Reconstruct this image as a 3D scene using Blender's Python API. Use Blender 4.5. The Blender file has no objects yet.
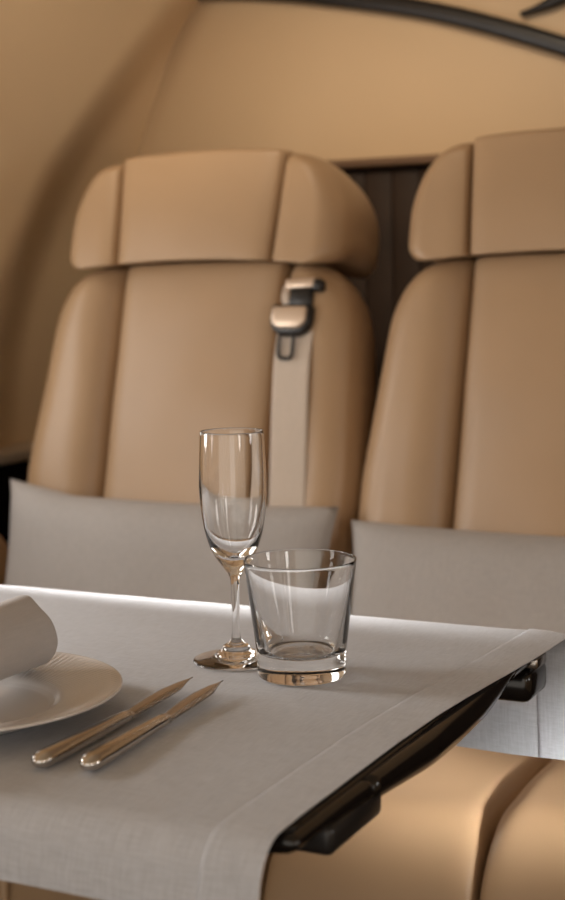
import bpy, bmesh, math, random
from mathutils import Vector, Matrix, noise

random.seed(4)
SC = bpy.context.scene
COL = SC.collection
sin, cos, pi, rad, sqrt = math.sin, math.cos, math.pi, math.radians, math.sqrt

# ------------------------------------------------------------------ camera
ZT = 0.702                       # top of the laid table
FPX, YAW, PITCH, ROLL = 1500.0, rad(26), rad(6.4), rad(1.1)
fwd = Vector((-sin(YAW) * cos(PITCH), cos(YAW) * cos(PITCH), -sin(PITCH)))
r0 = Vector((cos(YAW), sin(YAW), 0))
u0 = r0.cross(fwd)
rv = r0 * cos(ROLL) - u0 * sin(ROLL)
uv = u0 * cos(ROLL) + r0 * sin(ROLL)
cam_d = bpy.data.cameras.new('camera')
cam = bpy.data.objects.new('camera', cam_d)
COL.objects.link(cam)
M = Matrix.Identity(4)
for k in range(3):
    M[k][0], M[k][1], M[k][2] = rv[k], uv[k], -fwd[k]
M[0][3], M[1][3], M[2][3] = 0, 0, ZT + 0.306
cam.matrix_world = M
cam_d.sensor_fit = 'HORIZONTAL'
cam_d.sensor_width = 24.0
cam_d.lens = FPX / 565 * 24.0
cam_d.clip_start = 0.02
cam_d.dof.use_dof = True
cam_d.dof.focus_distance = 1.175
cam_d.dof.aperture_fstop = 6.6
SC.camera = cam

# ------------------------------------------------------------------ light
SC.view_settings.view_transform = 'Standard'
SC.view_settings.look = 'None'
SC.view_settings.gamma = 1
SC.view_settings.use_curve_mapping = False
SC.view_settings.exposure = 0.0
SC.cycles.max_bounces = 14
SC.cycles.transmission_bounces = 14
SC.cycles.sample_clamp_indirect = 4.0
SC.cycles.blur_glossy = 0.3

world = bpy.data.worlds.new('world')
SC.world = world
world.use_nodes = True
bg = world.node_tree.nodes['Background']
bg.inputs[0].default_value = (1.0, 0.90, 0.78, 1)
bg.inputs[1].default_value = 0.16


def area(name, loc, target, sx, sy, power, color):
    d = bpy.data.lights.new(name, 'AREA')
    d.shape = 'RECTANGLE'
    d.size, d.size_y = sx, sy
    d.energy = power
    d.color = color
    o = bpy.data.objects.new(name, d)
    COL.objects.link(o)
    o.location = loc
    o.rotation_euler = (Vector(target) - Vector(loc)).to_track_quat('-Z', 'Y').to_euler()
    return o


# daylight entering at the cabin windows (three along each side) and an added fill lamp for the bulkhead
DAY = (1.0, 0.97, 0.93)
WARM = (1.0, 0.84, 0.64)
PW = dict(W=1.36, L2=5.6, L3=0.24, R=3.2, B=1.2, S=0.36, P=4.9)
bg.inputs[1].default_value = PW['W']
area('window_daylight', (-1.46, 0.85, 1.02), (0.2, 0.70, 0.80), 0.27, 0.38, PW['L2'], DAY)
# low daylight from the wall side, shaped as a narrow strip along the far table edge
beam = area('window_sunbeam', (-1.45, 1.285, 0.842), (-0.47, 1.253, 0.632), 0.05, 0.12, PW['L3'], DAY)
beam.data.spread = rad(8)
for wy in (-0.3, 1.3):
    area('window_daylight', (1.33, wy, 1.02), (-0.9, wy + 0.8, 1.0), 0.27, 0.38, PW['R'], DAY)
# narrow beam added across the aisle, brightening the seat cushion beyond the table end
low = area('window_sunbeam', (1.33, 0.50, 1.00), (-0.43, 1.42, 0.520), 0.17, 0.09, PW['S'], (1.0, 0.98, 0.95))
low.data.spread = rad(6)
bw = area('bulkhead_wash_light', (-0.80, 1.56, 1.67), (-1.05, 2.5, 1.16), 0.80, 0.06, PW['B'], WARM)  # added fill lamp without a fixture, brightens the bulkhead wall
bw.data.spread = rad(64)

# ------------------------------------------------------------------ materials
def new_mat(name):
    m = bpy.data.materials.new(name)
    m.use_nodes = True
    nt = m.node_tree
    return m, nt, nt.nodes['Principled BSDF']


def coords(nt, scale=(1, 1, 1)):
    tc = nt.nodes.new('ShaderNodeTexCoord')
    mp = nt.nodes.new('ShaderNodeMapping')
    mp.inputs['Scale'].default_value = scale
    nt.links.new(tc.outputs['Object'], mp.inputs[0])
    return mp


def noise_node(nt, scale, detail=3, mp=None, rough=0.5):
    n = nt.nodes.new('ShaderNodeTexNoise')
    n.inputs['Scale'].default_value = scale
    n.inputs['Detail'].default_value = detail
    n.inputs['Roughness'].default_value = rough
    nt.links.new((mp or coords(nt)).outputs[0], n.inputs['Vector'])
    return n


def ramp(nt, fac, a, b, p0=0.3, p1=0.7):
    r = nt.nodes.new('ShaderNodeValToRGB')
    r.color_ramp.elements[0].position = p0
    r.color_ramp.elements[1].position = p1
    r.color_ramp.elements[0].color = (*a, 1)
    r.color_ramp.elements[1].color = (*b, 1)
    nt.links.new(fac, r.inputs[0])
    return r


def bump(nt, b, fac, strength, dist, prev=None):
    n = nt.nodes.new('ShaderNodeBump')
    n.inputs['Strength'].default_value = strength
    n.inputs['Distance'].default_value = dist
    nt.links.new(fac, n.inputs['Height'])
    if prev:
        nt.links.new(prev.outputs[0], n.inputs['Normal'])
    nt.links.new(n.outputs[0], b.inputs['Normal'])
    return n


def simple(name, col, rough=0.5, metal=0.0, var=0.06, scale=8.0, bscale=None, bst=0.2, bd=0.0005, coat=0.0, coat_r=0.05):
    m, nt, b = new_mat(name)
    n = noise_node(nt, scale)
    lo = tuple(c * (1 - var) for c in col)
    hi = tuple(min(1, c * (1 + var)) for c in col)
    nt.links.new(ramp(nt, n.outputs[0], lo, hi).outputs[0], b.inputs['Base Color'])
    b.inputs['Roughness'].default_value = rough
    b.inputs['Metallic'].default_value = metal
    b.inputs['Coat Weight'].default_value = coat
    b.inputs['Coat Roughness'].default_value = coat_r
    if bscale:
        bump(nt, b, noise_node(nt, bscale, 2).outputs[0], bst, bd)
    return m


def linen(name, col, var=0.10):
    m, nt, b = new_mat(name)
    n1 = noise_node(nt, 1.0, 3, coords(nt, (60, 1400, 1400)))
    n2 = noise_node(nt, 1.0, 3, coords(nt, (1400, 60, 60)))
    mix = nt.nodes.new('ShaderNodeMath')
    mix.operation = 'ADD'
    nt.links.new(n1.outputs[0], mix.inputs[0])
    nt.links.new(n2.outputs[0], mix.inputs[1])
    half = nt.nodes.new('ShaderNodeMath')
    half.operation = 'MULTIPLY'
    half.inputs[1].default_value = 0.5
    nt.links.new(mix.outputs[0], half.inputs[0])
    lo = tuple(c * (1 - var) for c in col)
    hi = tuple(min(1, c * (1 + var)) for c in col)
    nt.links.new(ramp(nt, half.outputs[0], lo, hi, 0.38, 0.62).outputs[0], b.inputs['Base Color'])
    b.inputs['Roughness'].default_value = 0.85
    b.inputs['Sheen Weight'].default_value = 0.15
    b1 = bump(nt, b, half.outputs[0], 0.35, 0.0006)
    bump(nt, b, noise_node(nt, 14, 2).outputs[0], 0.25, 0.002, b1)
    return m


LEATHER = simple('tan_leather', (0.415, 0.272, 0.156), 0.42, 0, 0.05, 5, 900, 0.12, 0.0004, coat=0.12, coat_r=0.45)
WALL = simple('tan_wall_panel', (0.56, 0.40, 0.245), 0.6, 0, 0.03, 3, 400, 0.08, 0.0005)
SIDEWALL = simple('tan_sidewall_panel', (0.80, 0.60, 0.375), 0.6, 0, 0.03, 3, 400, 0.08, 0.0005)
CEIL = simple('cream_ceiling', (0.55, 0.43, 0.30), 0.7)
CARPET = simple('brown_carpet', (0.10, 0.075, 0.055), 0.95, 0, 0.3, 200, 600, 0.8, 0.003)
def see_through(m, col, fac):
    nt = m.node_tree
    b, out = nt.nodes['Principled BSDF'], nt.nodes['Material Output']
    t = nt.nodes.new('ShaderNodeBsdfTranslucent')
    t.inputs[0].default_value = (*col, 1)
    mx = nt.nodes.new('ShaderNodeMixShader')
    mx.inputs[0].default_value = fac
    nt.links.new(b.outputs[0], mx.inputs[1])
    nt.links.new(t.outputs[0], mx.inputs[2])
    nt.links.new(mx.outputs[0], out.inputs[0])


CLOTH = linen('white_linen', (0.555, 0.578, 0.632), 0.14)
see_through(CLOTH, (0.75, 0.70, 0.66), 0.15)
NAPKIN = linen('napkin_linen', (0.43, 0.41, 0.41), 0.04)
PILLOW = linen('grey_linen', (0.395, 0.372, 0.358))
BELT = linen('cream_webbing', (0.56, 0.47, 0.39), 0.05)
BLACK = simple('black_lacquer', (0.006, 0.0045, 0.004), 0.16, 0, 0.2, 4)
BLACKR = simple('black_rail', (0.007, 0.005, 0.0045), 0.32, 0, 0.2, 4)
BLACKM = simple('black_plastic', (0.012, 0.011, 0.011), 0.35)
DARKW = simple('dark_veneer', (0.032, 0.020, 0.014), 0.6, 0, 0.3, 6)
DARKW.node_tree.nodes['Principled BSDF'].inputs['Specular IOR Level'].default_value = 0.15
STEEL = simple('polished_steel', (0.60, 0.57, 0.54), 0.13, 1.0, 0.03, 30)
STEELB = simple('brushed_steel', (0.42, 0.39, 0.365), 0.24, 1.0, 0.06, 60)
BUCKLE = simple('satin_beige_metal', (0.70, 0.56, 0.44), 0.3, 0.6, 0.03)
PORC = simple('porcelain', (0.59, 0.56, 0.54), 0.22, 0, 0.02, 6, coat=0.3)
TRIM = simple('grey_trim', (0.55, 0.48, 0.40), 0.4)
GLASS, _nt, _b = new_mat('clear_glass')
_b.inputs['Base Color'].default_value = (1, 1, 1, 1)
_b.inputs['Roughness'].default_value = 0.0
_b.inputs['IOR'].default_value = 1.5
_b.inputs['Transmission Weight'].default_value = 1.0
PANE, _nt, _b = new_mat('daylit_pane')
_b.inputs['Emission Color'].default_value = (*DAY, 1)
_b.inputs['Emission Strength'].default_value = PW['P']
PANE2, _nt, _b = new_mat('shaded_pane')
_b.inputs['Emission Color'].default_value = (*DAY, 1)
_b.inputs['Emission Strength'].default_value = PW['P'] * 0.2

# ------------------------------------------------------------------ helpers
def link(name, me, mat, parent=None, loc=(0, 0, 0), rot=(0, 0, 0), smooth=True):
    if mat:
        me.materials.append(mat)
    if smooth:
        for p in me.polygons:
            p.use_smooth = True
    o = bpy.data.objects.new(name, me)
    COL.objects.link(o)
    o.location, o.rotation_euler = loc, rot
    if parent:
        o.parent = parent
    return o


def pyd(name, v, f, mat, parent=None, loc=(0, 0, 0), rot=(0, 0, 0), smooth=True, fix=True):
    me = bpy.data.meshes.new(name)
    me.from_pydata([tuple(p) for p in v], [], f)
    if fix:
        bm = bmesh.new()
        bm.from_mesh(me)
        bmesh.ops.remove_doubles(bm, verts=bm.verts, dist=1e-6)
        bmesh.ops.recalc_face_normals(bm, faces=bm.faces)
        bm.to_mesh(me)
        bm.free()
    return link(name, me, mat, parent, loc, rot, smooth)


def root(name, label, cat, loc=(0, 0, 0), group=None):
    o = bpy.data.objects.new(name, None)
    COL.objects.link(o)
    o.empty_display_size = 0.05
    o.location = loc
    tag(o, label, cat, group)
    return o


def tag(o, label, cat, group=None):
    o['label'], o['category'] = label, cat
    if group:
        o['group'] = group
    return o


def struct(o, label=None):
    o['kind'] = 'structure'
    if label:
        o['label'] = label
    return o


def box(name, lo, hi, mat, parent=None, bev=0.003, seg=2, loc=(0, 0, 0), rot=(0, 0, 0)):
    bm = bmesh.new()
    bmesh.ops.create_cube(bm, size=1)
    for v in bm.verts:
        v.co = Vector((lo[k] + (v.co[k] + 0.5) * (hi[k] - lo[k]) for k in range(3)))
    if bev:
        bmesh.ops.bevel(bm, geom=bm.edges[:], offset=bev, segments=seg, profile=0.5, affect='EDGES')
    me = bpy.data.meshes.new(name)
    bm.to_mesh(me)
    bm.free()
    o = link(name, me, mat, parent, loc, rot, smooth=bool(bev))
    return o


def grid_faces(nu, nv, off=0, flip=False):
    F = []
    for i in range(nu):
        for j in range(nv):
            a = off + i * (nv + 1) + j
            q = (a, a + nv + 1, a + nv + 2, a + 1)
            F.append(q[::-1] if flip else q)
    return F


def cl(n):
    return [0.5 - 0.5 * cos(pi * i / n) for i in range(n + 1)]


def gp(d, R, n=2.0):
    # narrow seams: a tight fold plus a soft shoulder
    if R < 0:
        return gq(d, -R, n)
    if 0 < R < 0.03:
        return 0.18 * gq(d, 0.034, n) + 0.82 * gq(d, R * 0.42, n)
    return gq(d, R, n)


def gq(d, R, n=2.0):
    if R <= 0:
        return 1.0
    t = 1 - min(max(d, 0), R) / R
    return max(0.0, 1 - t ** n) ** (1 / n)


def puff(name, xl, xr, z0, z1, T, R, mat, parent=None, Tb=0.0, tc=(0, 0), tcr=None, bc=(0, 0), bcr=None, bulge=0.0,
         nx=36, nz=44, n=2.0, y0=0.0, loc=(0, 0, 0), rot=(0, 0, 0), axes=None, wr=0.0, seed=0.0, bend=None):
    """Stuffed panel. x across, z up, front towards -y. xl/xr functions of z or numbers; R=(left,right,bottom,top) edge radii;
    tc/tcr, bc/bcr = (rx, rz) corner radii of top left/right and bottom left/right; Tb = thickness behind y0."""
    fl = xl if callable(xl) else (lambda z: xl)
    fr = xr if callable(xr) else (lambda z: xr)
    tcr = tc if tcr is None else tcr
    bcr = bc if bcr is None else bcr

    def cut(z, c, top):
        rx, rz = c
        if rx <= 0:
            return 0.0
        d = (z1 - z) if top else (z - z0)
        if d >= rz:
            return 0.0
        return rx * (1 - sqrt(max(0, 1 - (1 - d / rz) ** 2)))
    V, F = [], []
    S, Tt = cl(nx), cl(nz)
    for side in (0, 1):
        for s in S:
            for t in Tt:
                z = z0 + t * (z1 - z0)
                l = fl(z) + cut(z, tc, 1) + cut(z, bc, 0)
                r = fr(z) - cut(z, tcr, 1) - cut(z, bcr, 0)
                x = l + s * (r - l)
                g = gp(x - l, R[0], n) * gp(r - x, R[1], n) * gp(z - z0, R[2], n) * gp(z1 - z, R[3], n)
                if side == 0:
                    y = y0 - T * g - bulge * (4 * s * (1 - s)) * (4 * t * (1 - t)) ** 0.7
                    if wr:
                        y -= wr * g * noise.noise(Vector((x * 9 + seed, z * 9, seed)))
                else:
                    y = y0 + Tb * g
                zz = z + (bend(x) if bend else 0)
                V.append((x, y, zz) if axes is None else axes(x, y, zz))
        F += grid_faces(nx, nz, off=side * (nx + 1) * (nz + 1), flip=bool(side))
    return pyd(name, V, F, mat, parent, loc, rot)


def lathe(name, prof, mat, parent=None, seg=96, loc=(0, 0, 0), fn=None, flip=False):
    """prof = [(r, z)...] swept about z; open ends stay open."""
    V, F = [], []
    for (r, z) in prof:
        for k in range(seg):
            a = 2 * pi * k / seg
            dz = fn(r, z, a) if fn else 0
            V.append((r * cos(a), r * sin(a), z + dz))
    for i in range(len(prof) - 1):
        for k in range(seg):
            a, b = i * seg + k, i * seg + (k + 1) % seg
            F.append((a, b, b + seg, a + seg) if not flip else (a, a + seg, b + seg, b))
    me = bpy.data.meshes.new(name)
    me.from_pydata(V, [], F)
    bm = bmesh.new()
    bm.from_mesh(me)
    bmesh.ops.remove_doubles(bm, verts=bm.verts, dist=1e-7)
    bmesh.ops.dissolve_degenerate(bm, edges=bm.edges, dist=1e-8)
    bm.to_mesh(me)
    bm.free()
    return link(name, me, mat, parent, loc)


def spline(P, n=8):
    """Catmull-Rom through 2D/3D points."""
    P = [Vector(p) for p in P]
    Q = [P[0] * 2 - P[1]] + P + [P[-1] * 2 - P[-2]]
    out = []
    for i in range(1, len(Q) - 2):
        for k in range(n):
            t = k / n
            a, b, c, d = Q[i - 1], Q[i], Q[i + 1], Q[i + 2]
            out.append(0.5 * ((2 * b) + (c - a) * t + (2 * a - 5 * b + 4 * c - d) * t * t + (3 * b - a - 3 * c + d) * t ** 3))
    out.append(P[-1])
    return out


def loft(name, rings, mat, parent=None, caps=True, **kw):
    n = len(rings[0])
    V = [p for r in rings for p in r]
    F = []
    for i in range(len(rings) - 1):
        for k in range(n):
            a, b = i * n + k, i * n + (k + 1) % n
            F.append((a, b, b + n, a + n))
    if caps:
        F.append(tuple(range(n))[::-1])
        F.append(tuple(range((len(rings) - 1) * n, len(rings) * n)))
    return pyd(name, V, F, mat, parent, **kw)


def lerp_pts(P, t):
    if t <= P[0][0]:
        return P[0][1]
    for (a, va), (b, vb) in zip(P, P[1:]):
        if t <= b:
            return va + (vb - va) * (t - a) / (b - a)
    return P[-1][1]


def sstep(a, b, x):
    t = min(1, max(0, (x - a) / (b - a)))
    return t * t * (3 - 2 * t)


# ------------------------------------------------------------------ the cabin
YB = 2.5                                    # rear bulkhead
struct(box('floor', (-1.75, -1.6, -0.05), (1.6, 2.7, 0.0), CARPET, bev=0), 'brown carpeted cabin floor')
struct(box('ceiling', (-1.2, -1.6, 1.86), (1.6, 2.7, 1.90), CEIL, bev=0), 'cream cabin ceiling')
struct(box('wall_back', (-1.62, YB, 1.218), (1.6, YB + 0.05, 1.88), WALL, bev=0.004), 'plain tan bulkhead wall above the dark fluted panel')

struct(box('wall_back_lower', (-1.70, YB + 0.002, 0.0), (1.6, YB + 0.05, 1.216), DARKW, bev=0), 'dark lower bulkhead behind the fluted panel')

PROF = [(0.70, -1.50), (0.9, -1.502), (1.08, -1.49), (1.18, -1.472), (1.26, -1.448), (1.394, -1.392), (1.524, -1.325), (1.66, -1.225), (1.78, -1.09), (1.87, -0.92)]
BAND = [(0.70, 2.06), (0.9, 2.10), (1.0, 2.14), (1.2, 2.25), (1.35, 2.36), (1.45, 2.43), (1.6, 2.55), (1.9, 2.7)]
profs = spline([(a, b, 0) for a, b in PROF], 6)
WIN = [(0.15, 1.02), (0.85, 1.02), (1.56, 1.02)]      # oval cabin windows along the side wall


def wall_x(z, y):
    x = lerp_pts([(p.x, p.y) for p in profs], z)
    y0 = lerp_pts(BAND, z)
    rec = -0.065 * sstep(y0 - 0.15, y0 + 0.09, y)
    return x + rec


V, F = [], []
zs = [0.735 + (1.88 - 0.735) * i / 90 for i in range(91)]
ys = [-1.6 + 3.3 * i / 60 for i in range(60)] + [1.7 + 0.8 * i / 70 for i in range(71)]
for z in zs:
    for y in ys:
        g = -0.004 * math.exp(-((z - 1.083) / 0.004) ** 2)
        V.append((wall_x(z, y) + g, y, z))
F = grid_faces(len(zs) - 1, len(ys) - 1)
n0 = len(V)
V += [(x - 0.05, y, z) for x, y, z in V]
F += grid_faces(len(zs) - 1, len(ys) - 1, n0, True)
wl = struct(pyd('wall_left', V, F, SIDEWALL), 'curved tan cabin side wall')
struct(box('trim_1', (-1.68, -1.6, 0.716), (-1.488, YB, 0.735), TRIM, bev=0.004), 'thin grey ledge strip along the side wall')
struct(box('wall_left_lower', (-1.68, -1.6, 0.0), (-1.50, YB, 0.716), BLACK, bev=0), 'black lacquered panel below the side wall ledge')

# oval windows in the side wall, each a frame ring and a bright pane
for i, (wy, wz) in enumerate(WIN):
    fr, pn = [], []
    for k in range(48):
        a = 2 * pi * k / 48
        cy, cz = math.copysign(abs(cos(a)) ** 0.6, cos(a)), math.copysign(abs(sin(a)) ** 0.6, sin(a))
        fr.append((cy, cz))
    V, F = [], []
    for sc, dx in ((1.22, 0.000), (1.16, 0.014), (1.02, 0.010), (1.0, 0.002)):
        for cy, cz in fr:
            z = wz + cz * 0.20 * sc
            V.append((wall_x(z, wy) + dx, wy + cy * 0.145 * sc, z))
    for q in range(3):
        for k in range(48):
            a, b = q * 48 + k, q * 48 + (k + 1) % 48
            F.append((a, b, b + 48, a + 48))
    w = struct(pyd('window_%d' % (i + 1), V, F, TRIM), 'oval cabin window in the side wall')
    pyd('pane', [(wall_x(wz + cz * 0.2, wy) + 0.003, wy + cy * 0.145, wz + cz * 0.2) for cy, cz in fr], [tuple(range(48))], PANE, w, smooth=False)

# the cabin side across the aisle, with its own windows
V = []
for z in [0.02 + 1.86 * k / 60 for k in range(61)]:
    for y in (-1.6, -0.6, 0.5, 1.5, YB):
        V.append((-lerp_pts([(0.0, -1.40)] + [(p.x, p.y + 0.10) for p in profs], z), y, z))
n0 = len(V)
F = grid_faces(60, 4, 0, True)
V += [(x + 0.05, y, z) for x, y, z in V]
F += grid_faces(60, 4, n0)
struct(pyd('wall_right', V, F, SIDEWALL), 'curved tan cabin side wall across the aisle')
for i, wy in enumerate((-0.3, 0.5, 1.3)):
    V, F = [], []
    xw = lambda z: -lerp_pts([(p.x, p.y + 0.10) for p in profs], z)
    for sc, dx in ((1.22, 0.000), (1.16, 0.014), (1.02, 0.010), (1.0, 0.002)):
        for cy, cz in fr:
            z = 1.02 + cz * 0.20 * sc
            V.append((xw(z) - dx, wy + cy * 0.145 * sc, z))
    for q in range(3):
        for k in range(48):
            a, b = q * 48 + k, q * 48 + (k + 1) % 48
            F.append((a, b, b + 48, a + 48))
    w = struct(pyd('window_%d' % (i + 4), V, F, TRIM), 'oval cabin window across the aisle')
    pyd('pane', [(xw(1.02 + cz * 0.2) - 0.003, wy + cy * 0.145, 1.02 + cz * 0.2) for cy, cz in fr], [tuple(range(48))], PANE2, w, smooth=False)

# black curved trims on the bulkhead
def bar(name, pts, w, d, mat, taper=False):
    P = spline(pts, 8)
    rings = []
    for i, p in enumerate(P):
        t = (P[min(i + 1, len(P) - 1)] - P[max(i - 1, 0)]).normalized()
        nrm = Vector((-t.z, 0, t.x))
        f = 1.0 if not taper else 0.35 + 0.65 * sstep(0, 0.6, i / (len(P) - 1))
        ring = []
        for k in range(16):
            a = 2 * pi * k / 16
            ca, sa = math.copysign(abs(cos(a)) ** 0.6, cos(a)), math.copysign(abs(sin(a)) ** 0.6, sin(a))
            ring.append(p + nrm * (w * 0.5 * f * ca) + Vector((0, -d * 0.5 + d * 0.5 * sa, 0)))
        rings.append(ring)
    return loft(name, rings, mat)


struct(bar('trim_2', [(-1.40, YB, 1.545), (-1.25, YB, 1.53), (-1.109, YB, 1.506), (-0.902, YB, 1.460), (-0.684, YB, 1.386), (-0.45, YB, 1.29), (-0.25, YB, 1.20)], 0.032, 0.03, BLACKR), 'long glossy black curved rail on the bulkhead wall')
struct(bar('trim_3', [(-0.752, YB, 1.442), (-0.72, YB, 1.450), (-0.684, YB, 1.463), (-0.60, YB, 1.495), (-0.5, YB, 1.55)], 0.024, 0.03, BLACKR, True), 'short tapered black bar on the wall above the curved rail')

# dark fluted panel behind the seats
cab = root('fluted_panel', 'dark brown fluted wood panel behind the two leather seats', 'wall panel', (-0.1, 2.47, 0))
box('backing', (-1.39, 0.006, 0.0), (1.45, 0.03, 1.205), DARKW, cab, bev=0)
box('top_ledge', (-1.39, -0.03, 1.203), (1.45, 0.03, 1.218), simple('brown_ledge', (0.13, 0.075, 0.045), 0.4), cab, bev=0.004)
slat_me = None
for i in range(26):
    x = -1.36 + 0.0505 * i
    if slat_me is None:
        s = box('slat', (-0.025, -0.006, 0.01), (0.025, 0.008, 1.203), DARKW, cab, bev=0.004, seg=2, loc=(x, 0, 0))
        slat_me = s.data
    else:
        s = bpy.data.objects.new('slat', slat_me)
        COL.objects.link(s)
        s.parent = cab
        s.location = (x, 0, 0)

# ------------------------------------------------------------------ seats
TH = rad(15)
SY = 1.672
LO = (0, 0.0205 * sin(TH), 0.0205 * cos(TH))


def seat(cx, label):
    r = root('cabin_seat', label, 'seat', (cx, SY, 0), 'tan leather seats side by side')
    rot = (-TH, 0, 0)
    sh = lambda z: min(0.2745, 0.278 - 0.105 * (z - 0.715))
    b = puff('backrest', lambda z: -sh(z) + 0.012, lambda z: sh(z) - 0.012, 0.34, 1.04, 0.03, (0.03, 0.03, 0.03, 0.04), LEATHER, r, Tb=0.07, y0=0.085,
             tc=(0.07, 0.08), loc=LO, rot=rot, nx=24, nz=24)
    up = lambda x: 0.012 * (1 - (x / 0.28) ** 2)
    puff('back_panel', -0.136, 0.136, 0.40, 1.052, 0.085, (0.016, 0.016, 0.04, 0.02), LEATHER, b, y0=0.085, Tb=0.01, bulge=0.008, bend=up, wr=0.003, seed=cx)
    for s in (-1, 1):
        if s < 0:
            a, c = (lambda z: -sh(z)), (lambda z: -0.1355)
            R, k = (0.055, 0.06, 0.05, 0.05), dict(tc=(0.075, 0.10), tcr=(0.0, 0.0))
        else:
            a, c = (lambda z: 0.1355), sh
            R, k = (0.06, 0.055, 0.05, 0.05), dict(tc=(0.0, 0.0), tcr=(0.075, 0.10))
        puff('side_bolster', a, c, 0.38, 1.052, 0.068, R, LEATHER, b, y0=0.045, Tb=0.09, bend=up, n=2.2, wr=0.003, seed=cx + s, **k)
    # headrest
    hb = lambda x: 0.014 * (1 - (x / 0.23) ** 2)
    hs = 0.229
    hax = lambda x, y, z: (x, y, z + min(y + 0.04, 0.09) * 0.36 * min(1, max(0, (1.23 - z) / 0.17)))
    h = puff('headrest', -hs + 0.008, hs - 0.008, 1.040, 1.200, 0.02, (0.02, 0.02, 0.02, 0.03), LEATHER, r, Tb=0.12, y0=0.045, tc=(0.09, 0.11), bc=(0.03, 0.03), loc=LO, rot=rot, bend=hb, nx=24, nz=20, axes=hax)
    puff('headrest_panel', lambda z: -0.129 - 0.05 * (z - 1.05), lambda z: 0.129 + 0.05 * (z - 1.05), 1.029, 1.208, 0.085, (0.013, 0.013, -0.006, -0.014), LEATHER, h, y0=0.045, Tb=0.06, bulge=0.006, bend=hb, wr=0.002, seed=cx, axes=hax)
    for s in (-1, 1):
        if s < 0:
            a, c = -hs, (lambda z: -0.1285 - 0.05 * (z - 1.05))
            R, k = (0.038, 0.016, -0.006, 0.035), dict(tc=(0.085, 0.115), tcr=(0, 0), bc=(0.03, 0.03), bcr=(0, 0))
        else:
            a, c = (lambda z: 0.1285 + 0.05 * (z - 1.05)), hs
            R, k = (0.016, 0.038, -0.006, 0.035), dict(tc=(0, 0), tcr=(0.085, 0.115), bc=(0, 0), bcr=(0.03, 0.03))
        puff('headrest_wing', a, c, 1.029, 1.208, 0.085, R, LEATHER, h, y0=0.045, Tb=0.13, bend=hb, n=2.2, wr=0.002, seed=cx + s, axes=hax, **k)
    # seat cushion: x across, local z -> depth, -y -> up
    ax = lambda x, y, z: (x, z, -y)
    c0 = 1.33 - SY
    body = box('seat_cushion', (-0.27, c0 + 0.02, 0.24), (0.27, 0.19, 0.33), LEATHER, r, bev=0.03, seg=4)
    puff('cushion_panel', -0.165, 0.067, c0, 0.17, 0.20, (0.014, 0.014, 0.11, 0.03), LEATHER, body, y0=-0.26, Tb=0.02, axes=ax, n=2.3, bulge=0.006, wr=0.004, seed=cx + 3)
    for s in (-1, 1):
        a, c = (-0.272, -0.1645) if s < 0 else (0.0665, 0.272)
        R = (0.06, 0.022, 0.11, 0.03) if s < 0 else (0.022, 0.06, 0.11, 0.03)
        puff('cushion_bolster', a, c, c0 + 0.002, 0.17, 0.215, R, LEATHER, body, y0=-0.26, Tb=0.02, axes=ax, n=2.3, wr=0.004, seed=cx + 5 * s,
             bc=(0.03, 0.03) if s < 0 else (0, 0), bcr=(0, 0) if s < 0 else (0.03, 0.03))
    box('seat_base', (-0.20, c0 + 0.10, 0.0), (0.20, 0.15, 0.25), BLACKM, r, bev=0.015, seg=3)
    return r


SX1, SX2 = -1.078, -0.528
s1 = seat(SX1, 'tan leather cabin seat with a shoulder belt hanging on its backrest')
s2 = seat(SX2, 'tan leather cabin seat without a belt, behind the free end of the table')
# armrest on the wall side of the belted seat
arm = puff('armrest', -0.385, -0.29, -0.29, 0.19, 0.06, (0.03, 0.03, 0.04, 0.03), LEATHER, s1, y0=-0.58, Tb=0.10, axes=lambda x, y, z: (x, z, -y), n=2.4, nx=16, nz=24)
box('armrest_post', (-0.365, -0.19, 0.2), (-0.31, 0.15, 0.5), LEATHER, s1, bev=0.01)

# shoulder belt on the first seat (local frame of the reclined backrest)
rotb = (-TH, 0, 0)
def ribbon(name, pts, w, th, mat, parent, rot=(0, 0, 0), twist=0):
    P = spline(pts, 8)
    rings = []
    for i, p in enumerate(P):
        t = (P[min(i + 1, len(P) - 1)] - P[max(i - 1, 0)]).normalized()
        nrm = Vector((1, 0, 0)).cross(t).normalized()
        sx = t.cross(nrm).normalized()
        rings.append([p + sx * (a * w / 2) + nrm * (b * th / 2) for a, b in ((-1, -1), (-0.8, -1.2), (0, -1.2), (0.8, -1.2), (1, -1), (1, 1), (0.8, 1.2), (0, 1.2), (-0.8, 1.2), (-1, 1))])
    return loft(name, rings, mat, parent, rot=rot, loc=LO if parent.type == 'EMPTY' else (0, 0, 0))


BX = 0.1755
belt = ribbon('shoulder_belt', [(BX - 0.002, -0.006, 0.985), (BX, -0.020, 0.955), (BX + 0.001, -0.028, 0.90), (BX + 0.006, -0.026, 0.80), (BX + 0.012, -0.022, 0.70), (BX + 0.016, -0.018, 0.60), (BX + 0.02, -0.012, 0.50)],
              0.055, 0.0022, BELT, s1, rot=rotb)
# buckle: black housing with a pale curved plate
hous = puff('buckle_housing', -0.032, 0.032, -0.026, 0.020, 0.016, (0.010, 0.010, 0.010, 0.008), BLACKM, belt, Tb=0.004, bc=(0.022, 0.026), tc=(0.006, 0.008), loc=(BX - 0.004, -0.026, 0.962), nx=20, nz=20)
puff('buckle_plate', -0.027, 0.027, -0.018, 0.014, 0.010, (0.006, 0.006, 0.006, 0.005), BUCKLE, belt, bc=(0.018, 0.016), tc=(0.004, 0.004), loc=(BX - 0.004, -0.037, 0.963), nx=16, nz=16)
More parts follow.
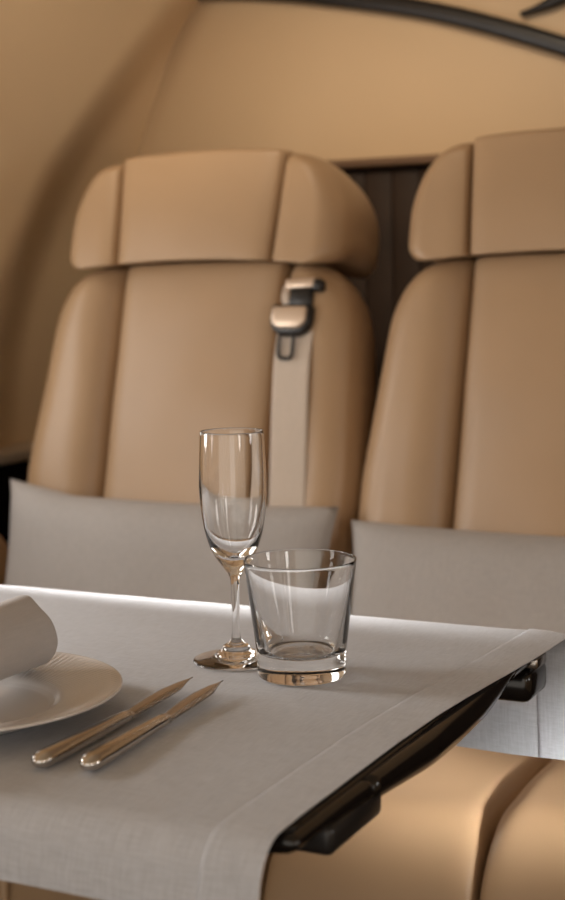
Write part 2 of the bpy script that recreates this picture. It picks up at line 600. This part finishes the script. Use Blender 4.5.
# tongue loop below the buckle
def tube_loop(name, pts, r, mat, parent, closed=True, loc=(0, 0, 0), seg=8):
    P = [Vector(p) for p in pts]
    n = len(P)
    rings = []
    for i in range(n):
        t = (P[(i + 1) % n] - P[(i - 1) % n]).normalized() if closed else (P[min(i + 1, n - 1)] - P[max(i - 1, 0)]).normalized()
        a = Vector((0, 1, 0))
        b = t.cross(a).normalized()
        rings.append([P[i] + a * (r * cos(2 * pi * k / seg)) + b * (r * sin(2 * pi * k / seg)) for k in range(seg)])
    if closed:
        rings.append(rings[0])
    return loft(name, rings, mat, parent, caps=not closed, loc=loc)


pts = [(0.011 * math.copysign(abs(cos(a)) ** 0.5, cos(a)), 0, 0.018 * math.copysign(abs(sin(a)) ** 0.5, sin(a))) for a in [2 * pi * k / 28 for k in range(28)]]
tube_loop('tongue_loop', pts, 0.0028, BLACKM, belt, loc=(BX - 0.008, -0.034, 0.922))
# upper guide: pale bar, black core, pale edge
guide = box('belt_guide', (-0.017, -0.014, -0.014), (0.017, 0.010, 0.014), BLACKM, belt, bev=0.004, loc=(BX + 0.006, -0.020, 0.992))
puff('guide_bar', -0.024, 0.024, -0.008, 0.008, 0.012, (0.006, 0.006, 0.006, 0.006), BUCKLE, belt, loc=(BX + 0.004, -0.024, 1.012), nx=12, nz=10, rot=(0, rad(-3), 0), Tb=0.004)
box('guide_knob', (-0.008, -0.012, -0.009), (0.008, 0.008, 0.009), BLACKM, belt, bev=0.005, loc=(BX + 0.030, -0.022, 1.010))
ribbon('guide_strap', [(BX - 0.022, -0.018, 1.012), (BX - 0.018, -0.030, 0.992), (BX - 0.012, -0.030, 0.975)], 0.010, 0.002, BELT, belt)

# ------------------------------------------------------------------ pillows
def pillow(label, c, w, h, t, rx, rz, seed, bendfn=None):
    V, F = [], []
    nx, nz = 48, 28
    S = [-1 + 2 * i / nx for i in range(nx + 1)]
    Tt = [-1 + 2 * i / nz for i in range(nz + 1)]
    for side in (-1, 1):
        for s in S:
            for q in Tt:
                pin = 1 - 0.055 * (1 - s * s) if True else 1
                pz = 1 - 0.045 * (1 - q * q)
                x = s * w / 2 * pz
                z = q * h / 2 * pin
                d = max(0, (1 - s ** 4)) ** 0.55 * max(0, (1 - q ** 4)) ** 0.55
                y = side * t / 2 * d + 0.004 * d * noise.noise(Vector((x * 11 + seed, z * 11, side))) + 0.012 * noise.noise(Vector((x * 3 + seed, z * 3, 0)))
                if bendfn:
                    z += bendfn(s, q)
                V.append((x, y, z))
        F += grid_faces(nx, nz, off=0 if side < 0 else (nx + 1) * (nz + 1), flip=side < 0)
    o = pyd('pillow', V, F, PILLOW, None, c, (rad(rx), 0, rad(rz)))
    return tag(o, label, 'pillow', 'grey linen lumbar pillows')


pillow('grey linen pillow leaning on the seat with the hanging belt', (-1.062, 1.770, 0.594), 0.53, 0.24, 0.10, -14, 0, 1.7,
       lambda s, q: (0.016 * max(0, -s - 0.55) / 0.45 if q > 0 else 0))
pillow('grey linen pillow leaning on the seat that has no belt', (-0.511, 1.770, 0.583), 0.54, 0.23, 0.10, -14, 0, 6.2)

# ------------------------------------------------------------------ table
tbl = root('folding_table', 'glossy black folding table under the white tablecloth', 'table', (-0.9, 1.0, 0))
def T(x, y, z):
    return (x + 0.9, y - 1.0, z)


def slab(name, outline, z0, z1, mat, parent, bev):
    bm = bmesh.new()
    f = bm.faces.new([bm.verts.new(T(x, y, z0)) for x, y in outline])
    r = bmesh.ops.extrude_face_region(bm, geom=[f])
    bmesh.ops.translate(bm, verts=[v for v in r['geom'] if isinstance(v, bmesh.types.BMVert)], vec=(0, 0, z1 - z0))
    bmesh.ops.recalc_face_normals(bm, faces=bm.faces)
    e = [q for q in bm.edges if abs(q.verts[0].co.z - q.verts[1].co.z) < 1e-6]
    bmesh.ops.bevel(bm, geom=e, offset=bev, segments=3, profile=0.5, affect='EDGES')
    me = bpy.data.meshes.new(name)
    bm.to_mesh(me)
    bm.free()
    return link(name, me, mat, parent)


def corner(cx, cy, r, a0, a1, n=8):
    return [(cx + r * cos(rad(a0 + (a1 - a0) * k / n)), cy + r * sin(rad(a0 + (a1 - a0) * k / n))) for k in range(n + 1)]


out = [(-1.49, 0.722)] + corner(-0.387, 0.752, 0.03, -90, 0) + corner(-0.40, 1.20, 0.045, 0, 90) + [(-1.49, 1.25)]
slab('table_top', out, 0.686, 0.7005, BLACK, tbl, 0.003)
# thick lacquered edge rail in two lengths, meeting at a joint
def rail(name, y0, y1, fz, fx, mat):
    rings = []
    n = 30
    for i in range(n + 1):
        y = y0 + (y1 - y0) * i / n
        zb = fz(y)
        xo = fx(y)
        ring = []
        zt = 0.6985
        h = zt - zb
        for (a, b) in ((-0.05, 0), (-0.05, 1), (-0.006, 1), (-0.002, 0.95), (0.0, 0.80), (0.001, 0.55), (-0.001, 0.28), (-0.006, 0.08), (-0.012, 0.0)):
            ring.append(T(xo + a, y, zb + b * h))
        rings.append(ring)
    return loft(name, rings, mat, tbl)


fx = lambda y: lerp_pts([(0.70, -0.352), (0.80, -0.351), (0.95, -0.345), (1.05, -0.347), (1.15, -0.352)], y)
rail('edge_rail', 0.730, 0.836, lambda y: lerp_pts([(0.70, 0.6885), (0.76, 0.6865), (0.836, 0.680)], y), fx, BLACK)
rail('edge_rail', 0.838, 1.150, lambda y: lerp_pts([(0.83, 0.680), (0.93, 0.673), (1.0, 0.671), (1.06, 0.673), (1.10, 0.679), (1.13, 0.687), (1.15, 0.694)], y), fx, BLACK)
rail('end_block', 1.152, 1.246, lambda y: lerp_pts([(1.15, 0.678), (1.21, 0.678), (1.246, 0.683)], y), lambda y: -0.356, BLACK)
# brackets below the edge
box('slide_bracket', T(-0.42, 0.772, 0.671), T(-0.3495, 0.853, 0.690), BLACKM, tbl, bev=0.005, seg=3)
box('slide_bracket', T(-0.40, 1.200, 0.648), T(-0.357, 1.256, 0.676), BLACK, tbl, bev=0.008, seg=3)
box('hinge_strip', T(-0.365, 1.207, 0.677), T(-0.353, 1.236, 0.687), STEELB, tbl, bev=0.002)
box('slide_beam', T(-1.49, 0.95, 0.655), T(-0.42, 1.02, 0.687), BLACKM, tbl, bev=0.004)
box('wall_mount', T(-1.50, 0.85, 0.45), T(-1.46, 1.12, 0.687), BLACK, tbl, bev=0.004)

# ------------------------------------------------------------------ tablecloth
def cloth_profile():
    """(y, z, straight length along the cloth) from the near hem over the top to the far hem."""
    P = [(0.694, 0.658), (0.695, 0.672)]
    rn = 0.028
    P += [(0.697 + rn - rn * cos(a), ZT - rn + rn * sin(a)) for a in [rad(4 + 86 * k / 10) for k in range(11)]]
    P += [(y, ZT) for y in [0.735 + (1.238 - 0.735) * k / 60 for k in range(1, 60)]]
    rf = 0.030
    P += [(1.240 + rf * sin(a), ZT - rf + rf * cos(a)) for a in [rad(86 * k / 10) for k in range(11)]]
    P += [(1.271 + 0.012 * k / 10, 0.672 - (0.672 - 0.578) * k / 10) for k in range(1, 11)]
    return P


EDGE = [(0.60, -0.359), (0.70, -0.359), (0.76, -0.360), (0.90, -0.359), (0.97, -0.356), (1.05, -0.350), (1.15, -0.341), (1.24, -0.335), (1.30, -0.335)]
CP = cloth_profile()


def cloth_pt(x, i, lift=0.0):
    y, z = CP[i]
    a, b = CP[max(i - 1, 0)], CP[min(i + 1, len(CP) - 1)]
    t = Vector((0, b[0] - a[0], b[1] - a[1])).normalized()
    nrm = Vector((0, -t.z, t.y))
    w = 0.0009 * noise.noise(Vector((x * 7, y * 7, 3))) + 0.0004 * noise.noise(Vector((x * 25, y * 25, 8)))
    e = lerp_pts(EDGE, y)
    sag = -0.002 * sstep(-0.022, 0.0, x - e) * sstep(0.98, 1.15, y) * (1 if z > 0.69 else 0.3)
    hang = 0.004 * sin(x * 23 + 1) * sstep(0.69, 0.60, z)
    return Vector((x, y + hang, z + sag + abs(w) * (1 if z > 0.695 else 0))) + nrm * lift


def cloth_patch(name, x0f, x1f, nx, i0, i1, lift, mat, parent, hem=None):
    V, F = [], []
    n = i1 - i0
    for k in range(nx + 1):
        for i in range(i0, i1 + 1):
            y = CP[i][0]
            x = x0f(y) + (x1f(y) - x0f(y)) * k / nx
            lf = lift
            if hem:
                if hem == 'x':
                    x = x0f(y) + (0, 0.0010, 0.0022, 0.0045, 0.02, x1f(y) - x0f(y))[k]
                    lf = (0.0002, 0.0008, 0.0013, 0.0014, 0.0011, 0.0008)[k]
                    if y > 1.2:
                        lf *= 1 - 2 * sstep(0.690, 0.665, CP[i][1])
                else:
                    lf = (-0.0002, -0.0016)[i > i0]
            V.append(cloth_pt(x, i, lf))
    F = grid_faces(nx, n)
    return pyd(name, V, F, mat, parent)


ce = lambda y: lerp_pts(EDGE, y)
cloth = cloth_patch('tablecloth', lambda y: -1.42, ce, 110, 0, len(CP) - 1, 0.0, CLOTH, None)
tag(cloth, 'white linen tablecloth draped over the black folding table', 'tablecloth')
NP = len(CP) - 1
HW = 0.038
cloth_patch('hem', lambda y: ce(y) - HW, lambda y: ce(y) + 0.0004, 5, 0, NP, 0.0007, CLOTH, cloth, 'x')
ib = max(i for i in range(NP + 1) if CP[i][1] > 0.618)
cloth_patch('hem', lambda y: -1.42, lambda y: ce(y) - HW + 0.0005, 60, ib, NP, 0.0007, CLOTH, cloth, 'z')

# ------------------------------------------------------------------ glasses
def glass_flute(loc):
    r = root('champagne_flute', 'tall clear champagne flute on the tablecloth', 'glass', loc)
    outer = spline([(0.0033, 0.058), (0.0036, 0.064), (0.0048, 0.070), (0.0085, 0.0755), (0.0145, 0.0835), (0.0195, 0.0935), (0.0235, 0.107), (0.0262, 0.124), (0.0272, 0.139), (0.0270, 0.155), (0.0263, 0.172), (0.0256, 0.1868)], 6)
    inner = spline([(0.0246, 0.1868), (0.0252, 0.172), (0.0258, 0.155), (0.0258, 0.139), (0.0246, 0.124), (0.0216, 0.1085), (0.0165, 0.0965), (0.0105, 0.0895), (0.005, 0.0865), (0.0, 0.0858)], 6)
    lip = [Vector((0.0251 + 0.0005 * cos(a), 0.1868 + 0.0006 * sin(a), 0)) for a in [pi * k / 6 for k in range(1, 6)]]
    out = [Vector((p[0], p[1])) for p in outer] + [Vector((p[0], p[1])) for p in lip] + [Vector((p[0], p[1])) for p in inner]
    lathe('bowl', out, GLASS, r)
    stem = spline([(0.0042, 0.0175), (0.0034, 0.023), (0.0032, 0.032), (0.0032, 0.046), (0.0033, 0.058)], 6)
    lathe('stem', stem, GLASS, r, seg=96)
    foot = spline([(0.0, 0.0003), (0.02, 0.0003), (0.0340, 0.0003), (0.0350, 0.0010), (0.0340, 0.0020), (0.026, 0.0030), (0.0185, 0.0042), (0.0160, 0.0072), (0.0128, 0.0092), (0.0105, 0.0125), (0.0072, 0.0145), (0.0042, 0.0175)], 6)
    lathe('foot', foot, GLASS, r)
    return r


glass_flute((-0.559, 1.054, ZT + 0.0012))


def glass_tumbler(loc):
    r = root('tumbler', 'clear water tumbler with a thick heavy base', 'glass', loc)
    R0, R1, HT = 0.0351, 0.0438, 0.0917
    outer = [(R0 + (R1 - R0) * (k / 24), 0.0215 + (HT - 0.0215) * k / 24) for k in range(25)]
    base = spline([(0.0, 0.0008), (0.02, 0.0006), (0.0302, 0.0003), (0.0332, 0.0010), (0.0343, 0.0034), (0.0345, 0.010), (R0, 0.0215)], 6)

    def wall(t):
        return 0.0011 + 0.0066 * (1 - t) ** 1.35
    inner = []
    for k in range(24, -1, -1):
        t = k / 24
        inner.append((R0 + (R1 - R0) * t - wall(t), 0.0215 + (HT - 0.0215) * t))
    rin = inner[-1][0]
    lip = [((R1 + R1 - wall(1)) / 2 + wall(1) / 2 * cos(a), HT + 0.0006 * sin(a)) for a in [pi * k / 6 for k in range(1, 6)]]
    bott = spline([(rin, 0.0215), (rin - 0.0025, 0.0192), (rin - 0.008, 0.0182), (0.010, 0.0186), (0.0, 0.0188)], 6)[1:]
    lathe('cup', outer + lip + inner + [(p[0], p[1]) for p in bott], GLASS, r)
    lathe('base', [(p[0], p[1]) for p in base], GLASS, r)
    return r


glass_tumbler((-0.4895, 1.0305, ZT + 0.0012))

# ------------------------------------------------------------------ plate and napkin
PC = (-0.669, 0.843)
plate = root('dinner_plate', 'white porcelain dinner plate with finely ribbed rim', 'plate', (PC[0], PC[1], ZT + 0.001))
rib = lambda r, z, a: (0.00035 * sin(a * 130) * sstep(0.066, 0.074, r) * sstep(0.111, 0.105, r) if z > 0.006 else 0)
prof_r = spline([(0.0640, 0.0068), (0.0680, 0.0098), (0.076, 0.0122), (0.092, 0.0160), (0.1085, 0.0195), (0.1120, 0.0204), (0.1130, 0.0196), (0.1115, 0.0178), (0.095, 0.0128), (0.072, 0.0052), (0.066, 0.0028)], 6)
lathe('rim', [(p[0], p[1]) for p in prof_r], PORC, plate, seg=780, fn=rib)
prof_w = spline([(0.066, 0.0028), (0.062, 0.0006), (0.055, 0.0002), (0.0, 0.0002)], 4)
lathe('foot', [(p[0], p[1]) for p in prof_w], PORC, plate, seg=96)
prof_w = spline([(0.0, 0.0046), (0.04, 0.0046), (0.057, 0.0050), (0.0615, 0.0058), (0.0640, 0.0068)], 4)
lathe('well', [(p[0], p[1]) for p in prof_w], PORC, plate, seg=96)


def napkin():
    # rolled linen napkin: spiral layers with a soft squarish section, axis along y
    rings = []
    y0, y1 = 0.725, 0.925
    sec = [(0.000, 0.0165), (0.014, 0.0185), (0.0235, 0.025), (0.0275, 0.034), (0.0270, 0.044), (0.0220, 0.055), (0.012, 0.0645), (0.003, 0.0695),
           (-0.010, 0.0670), (-0.0225, 0.058), (-0.0280, 0.046), (-0.0285, 0.033), (-0.0245, 0.023), (-0.014, 0.018)]
    sec = [(p[0], p[1]) for p in spline([(a, b, 0) for a, b in sec] + [(sec[0][0], sec[0][1], 0)], 5)][:-1]
    cz = 0.043
    ny = 40
    for i in range(ny + 1):
        t = i / ny
        y = y0 + (y1 - y0) * t
        f = 1 + 0.02 * sin(t * 7) + 0.02 * t
        ring = []
        for (x, z) in sec:
            w = 0.0012 * noise.noise(Vector((x * 50, y * 16, z * 50)))
            ring.append(Vector((x * f + w, y + 0.004 * sin(3 + x * 120) * (t - 0.5), cz + (z - cz) * f + w)))
        rings.append(ring)
    # rounded rims at both ends, turned inwards to the rolled core
    def ends(ring, sgn):
        res = []
        for (k, d) in ((0.985, 0.0018), (0.95, 0.0024), (0.90, 0.0012), (0.86, -0.004), (0.80, -0.004), (0.77, 0.0010), (0.70, 0.0014), (0.65, -0.004), (0.55, -0.004), (0.50, 0.0), (0.38, 0.0), (0.30, -0.004), (0.1, -0.004)):
            res.append([Vector((p.x * k, p.y + sgn * d, cz + (p.z - cz) * k)) for p in ring])
        return res
    allr = ends(rings[0], -1)[::-1] + rings + ends(rings[-1], 1)
    o = loft('napkin', allr, NAPKIN)
    o.location = (PC[0] - 0.004, 0, ZT + 0.001)
    return tag(o, 'rolled white linen napkin lying across the dinner plate', 'napkin')


napkin()

# ------------------------------------------------------------------ knives
def knife(label, x, y0, y1, ang):
    r = root('table_knife', label, 'knife', (x, y0, ZT + 0.0012), 'polished steel table knives')
    r.rotation_euler = (0, 0, rad(ang))
    L = y1 - y0
    hl = 0.535 * L
    rings = []
    for t in [0, 0.004, 0.010, 0.018, 0.03, 0.045, 0.062, 0.08] + [0.1 + 0.9 * q / 24 for q in range(25)]:
        y = hl * t
        w = lerp_pts([(0, 0.0076), (0.25, 0.0078), (0.6, 0.0066), (0.9, 0.0054), (1, 0.0056)], t)
        h = lerp_pts([(0, 0.0055), (0.25, 0.0055), (0.6, 0.0048), (0.9, 0.0041), (1, 0.0038)], t)
        e = gq(y, 0.010) if y < 0.010 else 1
        e = max(e, 0.04)
        ring = []
        for k in range(20):
            a = 2 * pi * k / 20
            ring.append((w * e * math.copysign(abs(cos(a)) ** 0.9, cos(a)), y, 0.0056 + h * e * math.copysign(abs(sin(a)) ** 0.9, sin(a))))
        rings.append(ring)
    loft('handle', rings, STEEL, r)
    rings = []
    for y, w, h in ((hl - 0.001, 0.0055, 0.0038), (hl + 0.001, 0.0057, 0.0039), (hl + 0.003, 0.0056, 0.0032), (hl + 0.006, 0.0050, 0.0020)):
        rings.append([(w * cos(2 * pi * k / 20), y, 0.0053 + h * sin(2 * pi * k / 20)) for k in range(20)])
    loft('collar', rings, STEEL, r)
    # blade: straight back on the right, bellied edge on the left, upturned point
    rings = []
    bl = L - hl
    for i in range(41):
        t = i / 40
        y = hl + 0.003 + (bl - 0.003) * t
        back = lerp_pts([(0, 0.0050), (0.3, 0.0060), (0.7, 0.0066), (1, 0.0040)], t) - 0.004 * sstep(0.6, 1, t)
        edge = -lerp_pts([(0, 0.0050), (0.15, 0.0072), (0.4, 0.0088), (0.65, 0.0080), (0.85, 0.0048), (1, -0.0006)], t)
        th = 0.0013 * (1 - 0.55 * t)
        zc = 0.0053 + 0.0035 * t
        rings.append([(back, y, zc + th * 0.7), ((back * 0.6 + edge * 0.4), y, zc + th), (edge * 0.85 + back * 0.15, y, zc + th * 0.5), (edge, y, zc), (edge * 0.85 + back * 0.15, y, zc - th * 0.5), ((back * 0.6 + edge * 0.4), y, zc - th), (back, y, zc - th * 0.7)])
    loft('blade', rings, STEELB, r)
    return r


knife('steel table knife lying next to the dinner plate', -0.547, 0.757, 0.965, 0.9)
knife('steel table knife lying on the glasses side of the other knife', -0.515, 0.764, 0.965, 2.6)
